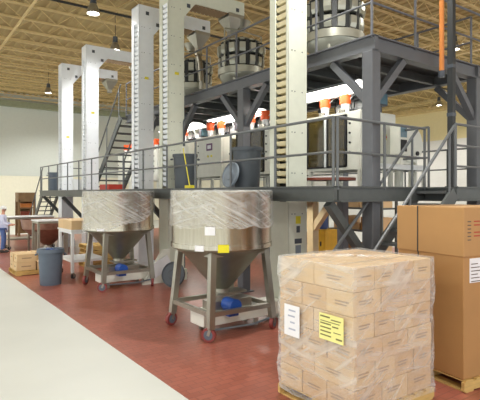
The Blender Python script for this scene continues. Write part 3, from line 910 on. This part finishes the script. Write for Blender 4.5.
for i in range(14):
    r = random.uniform(0.04, 0.09); a = random.uniform(0, 6.28); q = random.uniform(0, 0.16)
    mb.lathe([(0.0,-r*0.6),(r*0.7,-r*0.4),(r,0),(r*0.7,r*0.4),(0.0,r*0.6)], 8, (q*math.cos(a), q*math.sin(a), 0.80+random.uniform(0,0.1)))
tag(mb.build('rubbish_bag', 'blueb', None, (3.2, 12.45, 0.0)), 'crumpled blue plastic sticking out of the floor trash can', 'bag')
t = thing('broom', 'broom with yellow handle leaning beside the platform trash can', 'broom', (5.62, 9.75, LZ))
MB().tube([(0,0,0.06),(0.06,0.42,0.98)], 0.012, 8).build('handle', 'yplastic', t)
box(-0.06, 0.06, -0.16, 0.14, 0.0, 0.08).build('brush_head', 'yplastic', t, bevel=0.01)

# ================================================================ PALLETS AND CARTONS
def pallet(x, y, z, lx, ly, label, rz=0.0, axis='x'):
    """wooden pallet; deck boards run along local Y"""
    t = thing('pallet', label, 'pallet', (x, y, z), rz)
    n = max(5, int(lx/0.17)); s = lx/n
    db = MB().box(0, s*0.72, 0, ly, 0, 0.018).mesh('deck_board'); db.materials.append(M['wood'])
    for i in range(n):
        link('deck_board', db, t, (i*s+s*0.14, 0, 0.117))
        if i in (0, n//2, n-1): link('bottom_board', db, t, (i*s+s*0.14, 0, 0.0))
    st = MB().box(0, lx, 0, 0.04, 0, 0.099).mesh('stringer'); st.materials.append(M['wood'])
    for yy in (0.0, ly/2-0.02, ly-0.04): link('stringer', st, t, (0, yy, 0.018))
    return t
def carton(x, y, z, sx, sy, sz, label, m='carton', rz=0.0, group=None, prints=()):
    t = thing('carton', label, 'box', (x, y, z), rz, group)
    box(-sx/2, sx/2, -sy/2, sy/2, 0, sz).build('box_body', m, t, bevel=0.006)
    box(-sx/2+0.004, sx/2-0.004, -0.028, 0.028, sz, sz+0.0015).build('tape', 'tape', t)
    for side, u, zz, w, h in prints:
        if side == 'x':
            box(-sx/2-0.0015, -sx/2, u-w/2, u+w/2, zz-h/2, zz+h/2).build('print', 'inkbox', t)
        else:
            box(u-w/2, u+w/2, -sy/2-0.0015, -sy/2, zz-h/2, zz+h/2).build('print', 'inkbox', t)
    return t

PX0, PX1, PY0, PY1 = 3.56, 4.84, 3.06, 4.13
pallet(PX0-0.02, PY0-0.02, 0.008, PX1-PX0+0.04, PY1-PY0+0.04, 'wooden pallet under the wrapped stack of cartons')
LAY = 6; LH = 0.236; Z0 = 0.146
ORD = ['bottom', 'second', 'third', 'fourth', 'fifth', 'top']
rnd = random.Random(11)
for k in range(LAY):
    nx, ny = (3, 3) if k % 2 == 0 else (4, 2)
    ox, oy = rnd.uniform(-0.015, 0.012), rnd.uniform(-0.015, 0.012)
    sx = (PX1-PX0)/nx; sy = (PY1-PY0)/ny
    for i in range(nx):
        for j in range(ny):
            if 0 < i < nx-1 and 0 < j < ny-1 and k < LAY-1: continue
            lab = 'wrapped pallet carton, %s layer, ' % ORD[k]
            if i == 0 and j == 0: lab += 'at the near corner'
            elif j == 0: lab += '%s along the right side' % ['', 'second', 'third', 'fourth'][i]
            elif i == 0: lab += '%s along the aisle side' % ['', 'second', 'third'][j]
            else: lab += '%s row, place %s' % (['', 'second', 'third'][j], ['', 'two', 'three', 'four'][i])
            pr = []
            if i == 0:
                u = rnd.uniform(-0.04, 0.04)
                pr += [('x', u, 0.13, min(0.2, sy*0.5), 0.016), ('x', u+0.01, 0.10, min(0.17, sy*0.42), 0.014)]
            if j == 0:
                u = rnd.uniform(-0.03, 0.03)
                pr += [('y', u, 0.14, sx*0.5, 0.016), ('y', u-0.01, 0.11, sx*0.42, 0.014)]
            if k == 5: pr = pr[:3]
            carton(PX0+(i+0.5)*sx+ox+rnd.uniform(-0.004,0.004), PY0+(j+0.5)*sy+oy+rnd.uniform(-0.004,0.004), Z0+k*LH,
                   sx-0.008, sy-0.008, LH-0.003, lab, 'carton' if rnd.random() < 0.6 else 'carton2', group='cartons on the wrapped pallet', prints=pr)

# stretch wrap round the stack: wrinkled shell with tucked top
def stretch_wrap():
    mb = MB(); g = 0.03
    x0, x1, y0, y1 = PX0-g, PX1+g, PY0-g, PY1+g
    zt = Z0+LAY*LH
    peri = []
    def seg(a, b, n):
        for i in range(n): peri.append((a[0]+(b[0]-a[0])*i/n, a[1]+(b[1]-a[1])*i/n))
    c = 0.03
    seg((x0+c,y0),(x1-c,y0),34); seg((x1-c,y0),(x1,y0+c),2); seg((x1,y0+c),(x1,y1-c),30); seg((x1,y1-c),(x1-c,y1),2)
    seg((x1-c,y1),(x0+c,y1),34); seg((x0+c,y1),(x0,y1-c),2); seg((x0,y1-c),(x0,y0+c),30); seg((x0,y0+c),(x0+c,y0),2)
    n = len(peri); k = 44; cx, cy = (x0+x1)/2, (y0+y1)/2
    vs = []; fs = []; uv = []
    rn = random.Random(4); peri.append(peri[0]); n += 1
    run = [0.0]
    for p, q in zip(peri[:-1], peri[1:]): run.append(run[-1]+math.hypot(q[0]-p[0], q[1]-p[1]))
    for j in range(k+1):
        s = j/k; z = 0.10+(zt+0.012-0.10)*s
        for i, (px, py) in enumerate(peri):
            u = i/(n-1)*2*PI; uv.append((run[i], z))
            w = 0.007*math.sin(u*9+s*16)+0.006*math.sin(u*5-s*27+1)+0.005*math.sin(u*23+s*9+2)+rn.uniform(-0.0025,0.0025)
            f_ = 1+w/0.9+(0.010 if (s*5.9) % 1 < 0.12 else 0)*0.6
            if s > 0.985: f_ = 1.0
            vs.append((cx+(px-cx)*f_, cy+(py-cy)*f_, z+0.006*math.sin(u*7)*(s < 0.98)))
    for j in range(k):
        for i in range(n-1):
            fs.append((j*n+i, j*n+i+1, (j+1)*n+i+1, (j+1)*n+i))
    # top sheet, rings inwards
    base = k*n; prev = base
    for q, fct in enumerate((0.9, 0.72, 0.5, 0.25, 0.04)):
        st = len(vs)
        for i, (px, py) in enumerate(peri):
            u = i/(n-1)*2*PI; uv.append((px*fct, py*fct))
            vs.append((cx+(px-cx)*fct, cy+(py-cy)*fct, zt+0.016+0.006*math.sin(u*11+q*2)+rn.uniform(0,0.008)))
        for i in range(n-1): fs.append((prev+i, prev+i+1, st+i+1, st+i))
        prev = st
    mb.add(vs, fs); mb.sm = True
    o = mb.build('stretch_wrap', 'filmbox'); set_uv(o, uv)
    return tag(o, 'clear stretch wrap tightly wound round the stack of cartons', 'plastic wrap')
stretch_wrap()
# the two papers stuck to the wrap on its aisle side
def paper(y0, y1, z0, z1, m, label, lines, ink='ink'):
    t = thing('paper_label', label, 'label', (PX0-0.052, (y0+y1)/2, z0))
    w = (y1-y0)/2
    box(-0.004, 0.0, -w, w, 0, z1-z0).build('sheet', m, t)
    for (a, b_, zz, hh) in lines:
        box(-0.0055, -0.004, w-b_*2*w, w-a*2*w, zz*(z1-z0), (zz+hh)*(z1-z0)).build('print', ink, t)
def wy(u):      # along the aisle face, 0 = far edge, 1 = near corner
    return PY1-(PY1-PY0)*u
paper(3.76, 4.0, 0.73, 1.065, 'paper', 'white paper sheet stuck on the wrapped pallet', [(0.3,0.75,0.8,0.05),(0.25,0.7,0.62,0.05),(0.4,0.7,0.42,0.05),(0.3,0.75,0.2,0.05)], 'inkpale')
paper(3.145, 3.466, 0.815, 1.075, 'yellowpale', 'pale yellow paper form stuck on the wrapped pallet',
      [(0.05,0.45,0.86,0.06),(0.5,0.9,0.80,0.04),(0.05,0.85,0.70,0.03),(0.05,0.5,0.6,0.05),(0.55,0.8,0.55,0.05),(0.05,0.5,0.45,0.05),(0.05,0.5,0.3,0.05),(0.6,0.9,0.35,0.03),(0.05,0.5,0.15,0.05),(0.7,0.95,0.12,0.06)], 'inkform')

# tall kraft bulk box on its own pallet, turned a little
GX, GY, GR = 5.27, 2.93, math.radians(-8)
pallet(GX-0.02, GY-0.02, 0.008, 1.3, 1.04, 'wooden pallet under the tall brown bulk box', GR)
t = thing('bulk_box', 'tall brown kraft bulk box with strap and printed cap, at right edge', 'box', (GX, GY, 0.146), GR)
sx, sy, H = 1.22, 0.98, 1.97
box(0, sx, 0, sy, 0, H-0.02).build('sleeve', 'kraft', t, bevel=0.012)
box(-0.012, sx+0.012, -0.012, sy+0.012, H-0.57, H).build('cap', 'kraft2', t, bevel=0.01)
mb = MB(); ys_ = sy*0.66
mb.box(-0.017, -0.012, ys_-0.008, ys_+0.008, H-0.57, H); mb.box(-0.017, sx+0.017, ys_-0.008, ys_+0.008, H, H+0.004); mb.box(-0.006, -0.001, ys_-0.008, ys_+0.008, 0.0, H-0.57)
mb.build('strap', 'strap', t)
for i in range(6):
    z = H-0.17-0.042*i
    box(0.05, 0.11, -0.0145, -0.012, z, z+0.012).build('print', 'ink', t)
    if i in (0, 1, 3, 4): box(0.16, 0.16+0.13+0.03*(i % 2), -0.0145, -0.012, z, z+0.014).build('print', 'inkred', t)
lb = box(0.10, 0.36, -0.006, 0.0, H-0.87, H-0.59).build('shipping_label', 'paper', t)
for i in range(6): box(0.12, 0.3-0.03*(i % 3), -0.0075, -0.006, H-0.86+0.04*i, H-0.85+0.04*i).build('print', 'ink', lb)
sb = box(-0.006, 0.0, 0.46, 0.62, 0.05, 0.14).build('barcode_sticker', 'paper', t)
for i in range(8): box(-0.0075, -0.006, 0.475+0.017*i, 0.482+0.017*i+0.004*(i % 2), 0.06, 0.12).build('print', 'ink', sb)

# white lidded bin behind the bulk box
t = thing('white_bin', 'white flat-lidded bin whose top shows behind the bulk box', 'bin', (8.6, 3.6, 0.008))
box(-0.5, 0.6, -0.4, 0.4, 0.12, 2.02).build('body', 'whitep', t, bevel=0.02)
box(-0.54, 0.64, -0.44, 0.44, 2.02, 2.08).build('lid', 'whitep', t, bevel=0.01)
for x in (-0.4, 0.5):
    for y in (-0.3, 0.3): MB().cyl((x,y,0),(x,y,0.12),0.04).build('foot', 'blackp', t)

# left: cartons on a low pallet by the aisle
pallet(2.72, 14.15, 0.008, 1.1, 0.95, 'low wooden pallet with a few cartons by the aisle edge')
spec = [(0.28,0.25,0,'near left lower'),(0.82,0.25,0,'near right lower'),(0.28,0.7,0,'far left lower'),(0.82,0.7,0,'far right lower'),(0.3,0.27,1,'near left upper'),(0.28,0.7,1,'far left upper'),(0.8,0.68,1,'far right upper')]
for (dx, dy, lv, nm) in spec:
    carton(2.72+dx, 14.15+dy, 0.146+lv*0.222, 0.5, 0.42, 0.22, 'small tan carton on the low aisle pallet, %s one' % nm, 'carton2', group='cartons on the low aisle pallet',
           prints=(('x',0,0.11,0.2,0.03),('y',0,0.11,0.25,0.03)), rz=rnd.uniform(-0.015,0.015))

# ================================================================ CARTS, TABLES, FAR HOPPER
def cart(x, y, lx, ly, h, label, m_frame, m_top, shelf=None, top_over=0.03, cat='cart', wheel='blackp'):
    t = thing('work_cart', label, cat, (x, y, 0.008), 0)
    for dx in (0.03, lx-0.03):
        for dy in (0.03, ly-0.03):
            box(dx-0.035, dx+0.035, dy-0.035, dy+0.035, 0.17, h-0.04).build('leg', m_frame, t)
            caster(t, dx, dy, 0.17, 0.7, 0.07, wheel)
    fr = MB()
    for dy in (0.03, ly-0.03): fr.box(0.0, lx, dy-0.02, dy+0.02, h-0.11, h-0.04)
    for dx in (0.03, lx-0.03): fr.box(dx-0.02, dx+0.02, 0.05, ly-0.05, h-0.11, h-0.04)
    fr.build('apron', m_frame, t)
    box(-top_over, lx+top_over, -top_over, ly+top_over, h-0.04, h).build('top', m_top, t, bevel=0.006)
    if shelf is not None: box(0.0, lx, 0.0, ly, shelf-0.06, shelf).build('lower_shelf', m_frame, t)
    return t
cart(3.82, 12.8, 0.95, 1.2, 1.3, 'white framed cart holding a flat carton, left of the farther tank', 'whitep', 'whitep', 0.5)
carton(4.3, 13.4, 1.31, 0.98, 1.22, 0.24, 'flat light tan carton lying on the white framed cart', 'carton2')
cart(3.82, 16.4, 1.1, 0.8, 1.38, 'stainless table with white top behind the floor trash can', 'inox2', 'whitep', None)
cart(3.72, 20.8, 1.75, 0.8, 1.33, 'long stainless table in front of the worker', 'inox2', 'whitep', 0.45)
for x, y in ((3.8, 0),): pass
t = thing('open_hopper', 'wide steel hopper, tinted with a brown reflection, under the platform beyond the tables', 'hopper', (4.75, 18.9, 0.008))
MB().lathe([(0.12,0.32),(0.14,0.32),(0.88,0.95),(0.94,1.30),(0.92,1.30),(0.86,0.97),(0.12,0.36)], 36).build('cone', 'hopper', t)
for sx_ in (-0.55, 0.55):
    for sy_ in (-0.55, 0.55):
        box(sx_-0.035, sx_+0.035, sy_-0.035, sy_+0.035, 0, 0.98).build('leg', 'inox2', t)
MB().cyl((0,0,0.2),(0,0,0.34),0.15).build('outlet', 'inox2', t)

# stacks of loose boards below the platform
for i in range(5):
    pallet(4.75+0.03*(i%2), 14.2, 0.008+0.138*i, 1.1, 1.0, 'empty wooden pallet stacked under the platform, %s of five' % ['lowest','second lowest','middle','second highest','highest'][i])

# brown upright machine by the far wall
t = thing('rack_machine', 'brown upright rack machine standing before the far wall', 'machine', (5.4, 27.2, 0.008))
for x in (0, 0.75):
    for y in (0, 0.7): box(x-0.05, x+0.05, y-0.05, y+0.05, 0, 1.9).build('upright', 'brown', t)
for z in (0.7, 1.45): box(0.05, 0.7, 0.0, 0.7, z, z+0.06).build('shelf', 'brown', t)
box(-0.05, 0.8, -0.05, 0.75, 1.8, 2.3).build('hood', 'brown', t, bevel=0.02)
box(0.12, 0.65, 0.1, 0.6, 1.51, 1.72).build('orange_tray', 'copper', t)
box(0.05, 0.7, 0.6, 0.66, 0.1, 1.8).build('back_plate', 'brown', t)
box(0.1, 0.6, 0.05, 0.55, 0.76, 1.3).build('drive_unit', 'rust', t)

# small things on the far end of the platform
t = thing('white_tub', 'white tub on the platform right of the farthest elevator', 'tub', (5.92, 18.9, LZ))
MB().lathe([(0.0,0.0),(0.22,0.0),(0.26,0.4),(0.28,0.4),(0.28,0.43),(0.25,0.43),(0.21,0.02),(0.0,0.02)], 24).build('body', 'whitep', t)
MB().lathe([(0.0,0.30),(0.24,0.30),(0.2,0.34),(0.0,0.38)], 16).build('contents', 'carton2', t)
t = thing('red_crate', 'red plastic crate on the platform at the foot of the steep stairs', 'crate', (6.0, 15.9, LZ))
for a in ((0,0.55,0,0.02,0,0.2),(0,0.55,0.88,0.9,0,0.2),(0,0.02,0.02,0.88,0,0.2),(0.53,0.55,0.02,0.88,0,0.2)): box(*a).build('side', 'redp', t)
box(0.02, 0.53, 0.02, 0.88, 0, 0.02).build('bottom', 'redp', t)
box(-0.02, 0.57, -0.02, 0.92, 0.17, 0.2).build('rim', 'redp', t) if False else None

# ================================================================ GOODS SEEN UNDER THE PLATFORM
t = thing('yellow_cabinet', 'yellow metal cabinet seen under the platform behind cream columns', 'cabinet', (11.6, 11.2, 0.008))
box(0, 0.6, 0, 0.72, 0.05, 1.05).build('body', 'ypaint', t, bevel=0.015)
for y in (0.02, 0.37):
    d = box(-0.015, 0.0, y, y+0.33, 0.1, 1.0).build('door', 'ypaint', t, bevel=0.004)
    box(-0.04, -0.015, y+0.14, y+0.18, 0.5, 0.65).build('handle', 'blackp', d)
box(0.05, 0.55, 0.05, 0.67, 0, 0.05).build('plinth', 'blackp', t)
t = thing('blue_drum', 'blue plastic drum standing on top of the yellow cabinet', 'drum', (11.9, 11.6, 1.06))
MB().lathe([(0.0,0.0),(0.16,0.0),(0.18,0.1),(0.17,0.25),(0.18,0.4),(0.15,0.48),(0.0,0.5)], 20).build('body', 'blueb', t)
MB().cyl((0.05,0,0.5),(0.05,0,0.53),0.04).build('bung', 'whitep', t)
def rack(x, y, label, seed, lx=0.9, ly=2.6, levels=(0.15, 0.95, 1.75)):
    rn = random.Random(seed)
    t = thing('storage_rack', label, 'rack', (x, y, 0.008))
    for dx in (0.04, lx-0.04):
        for dy in (0.04, ly-0.04): box(dx-0.04, dx+0.04, dy-0.04, dy+0.04, 0, 2.25).build('upright', 'steel_low', t)
    for z in levels: box(0.0, lx, 0.08, ly-0.08, z-0.06, z).build('shelf', 'steel_low', t)
    for lv, z in enumerate(levels):
        yy = 0.12; n = 0
        while yy < ly-0.5:
            w = rn.uniform(0.3, 0.55); h = rn.uniform(0.22, 0.5 if lv < 2 else 0.35)
            carton(x+lx/2, y+yy+w/2, z+0.010, 0.6, w, h, 'carton on %s shelf of the %s, %s from near end' % (['lowest','middle','highest'][lv], label.split(',')[0], ['first','second','third','fourth','fifth','sixth','seventh','eighth'][n]), rn.choice(['carton','carton2','kraft']), group='cartons on storage racks')
            yy += w+0.06; n += 1
    return t
rack(13.5, 10.4, 'stair-side steel rack, seen below the platform', 3)
rack(14.0, 14.8, 'middle steel rack, deep under the platform', 5)
rack(14.0, 19.0, 'distant steel rack, behind the tanks', 8)
rack(9.0, 24.6, 'left-end steel rack, past the platform end', 9)

# ================================================================ WORKER
def worker(x, y, rz):
    t = thing('person', 'worker in white coat, hair net and blue jeans at the long table', 'person', (x, y, 0.008), rz)
    # local: faces +X, left is +Y
    def skin_mesh(name, joints, edges, m, parent, sub=2, root=0):
        me = bpy.data.meshes.new(name)
        me.from_pydata([j[0] for j in joints], edges, [])
        o = link(name, me, parent)
        me.materials.append(M[m])
        md = o.modifiers.new('skin', 'SKIN'); md.use_smooth_shade = True
        for i, j in enumerate(joints):
            sv = me.skin_vertices[0].data[i]
            sv.radius = j[1] if isinstance(j[1], tuple) else (j[1], j[1])
            sv.use_root = (i == root)
        sd = o.modifiers.new('sub', 'SUBSURF'); sd.levels = sub; sd.render_levels = sub
        return o
    arm = lambda s: [((0.0,s*0.19,1.40),0.05),((0.03,s*0.25,1.14),0.036),((0.25,s*0.21,1.05),0.036),((0.31,s*0.19,1.05),(0.02,0.036)),
                     ((0.37,s*0.19,1.045),(0.014,0.034))]
    J = [((0,0,0.95),(0.10,0.075)), ((0,0,1.12),(0.10,0.08)), ((0,0,1.34),(0.13,0.085)), ((0.0,0,1.46),0.06), ((0.01,0,1.53),0.052),
         ((0.02,0,1.60),(0.075,0.085)), ((0.02,0,1.68),(0.075,0.09)), ((0.01,0,1.74),(0.05,0.06))]
    E = [(i, i+1) for i in range(7)]
    for s in (-1, 1):
        b0 = len(J); A = arm(s); J += A; E.append((2, b0)); E += [(b0+i, b0+i+1) for i in range(4)]
        wr_ = b0+4
        for fi, (dy, L) in enumerate(((-0.026,0.065),(-0.009,0.075),(0.009,0.072),(0.025,0.055))):
            p = Vector(A[4][0]); q = len(J)
            J.append(((p.x+0.03, p.y+dy, p.z-0.003), 0.009)); J.append(((p.x+L*0.8, p.y+dy, p.z-0.022), 0.008))
            E += [(wr_, q), (q, q+1)]
        p = Vector(A[3][0]); q = len(J)
        J.append(((p.x+0.02, p.y-s*0.045, p.z-0.005), 0.011)); J.append(((p.x+0.06, p.y-s*0.058, p.z-0.02), 0.009))
        E += [(b0+3, q), (q, q+1)]
        b1 = len(J)
        J += [((0.0,s*0.09,0.86),0.065), ((0.03,s*0.11,0.50),0.06), ((-0.02,s*0.11,0.10),0.042), ((0.10,s*0.125,0.045),(0.04,0.03))]
        E += [(0, b1), (b1, b1+1), (b1+1, b1+2), (b1+2, b1+3)]
    body = skin_mesh('body', J, E, 'skin', t)
    # face
    for s in (-1, 1):
        MB().lathe([(0.0,-0.010),(0.008,-0.006),(0.010,0),(0.008,0.006),(0.0,0.010)], 10, (0.098, s*0.032, 1.645)).build('eye', 'shoe', t)
        MB().lathe([(0.0,-0.03),(0.014,-0.02),(0.018,0),(0.012,0.025),(0.0,0.03)], 10, (0.015, s*0.088, 1.635)).build('ear', 'skin', t)
    MB().prism([(0.085,1.605),(0.125,1.61),(0.092,1.655)], 'y', -0.014, 0.014).build('nose', 'skin', t)
    box(0.09, 0.101, -0.024, 0.024, 1.578, 1.586).build('mouth', 'redp', t)
    # hair net
    MB().lathe([(0.112,0.0),(0.118,0.02),(0.112,0.07),(0.085,0.11),(0.04,0.13),(0.0,0.135)], 24, (0.012, 0, 1.655)).build('hair_net', 'cap', t)
    # coat with sleeves, down to the hip
    cj = [((0,0,0.72),(0.21,0.17)), ((0,0,0.95),(0.19,0.155)), ((0,0,1.14),(0.155,0.125)), ((0,0,1.34),(0.185,0.125)), ((0,0,1.455),(0.085,0.075))]
    ce = [(i, i+1) for i in range(4)]
    for s in (-1, 1):
        b0 = len(cj); cj += [((0.0,s*0.20,1.395),0.075), ((0.03,s*0.25,1.14),0.062), ((0.24,s*0.212,1.055),0.05)]
        ce += [(3, b0), (b0, b0+1), (b0+1, b0+2)]
    skin_mesh('coat', cj, ce, 'coat', t)
    tj = [((0,0,0.95),(0.155,0.125))]; te = []
    for s in (-1, 1):
        b0 = len(tj); tj += [((0.0,s*0.10,0.86),0.10), ((0.03,s*0.11,0.50),0.078), ((-0.02,s*0.115,0.10),0.062)]
        te += [(0, b0), (b0, b0+1), (b0+1, b0+2)]
    skin_mesh('trousers', tj, te, 'jeans', t)
    for s in (-1, 1):
        MB().prism([(-0.09,0.0),(0.19,0.0),(0.19,0.035),(0.10,0.07),(0.02,0.11),(-0.08,0.11)], 'y', s*0.12-0.05, s*0.12+0.05).build('shoe', 'shoe', t, bevel=0.015)
    return t
worker(3.44, 20.2, math.radians(-20))
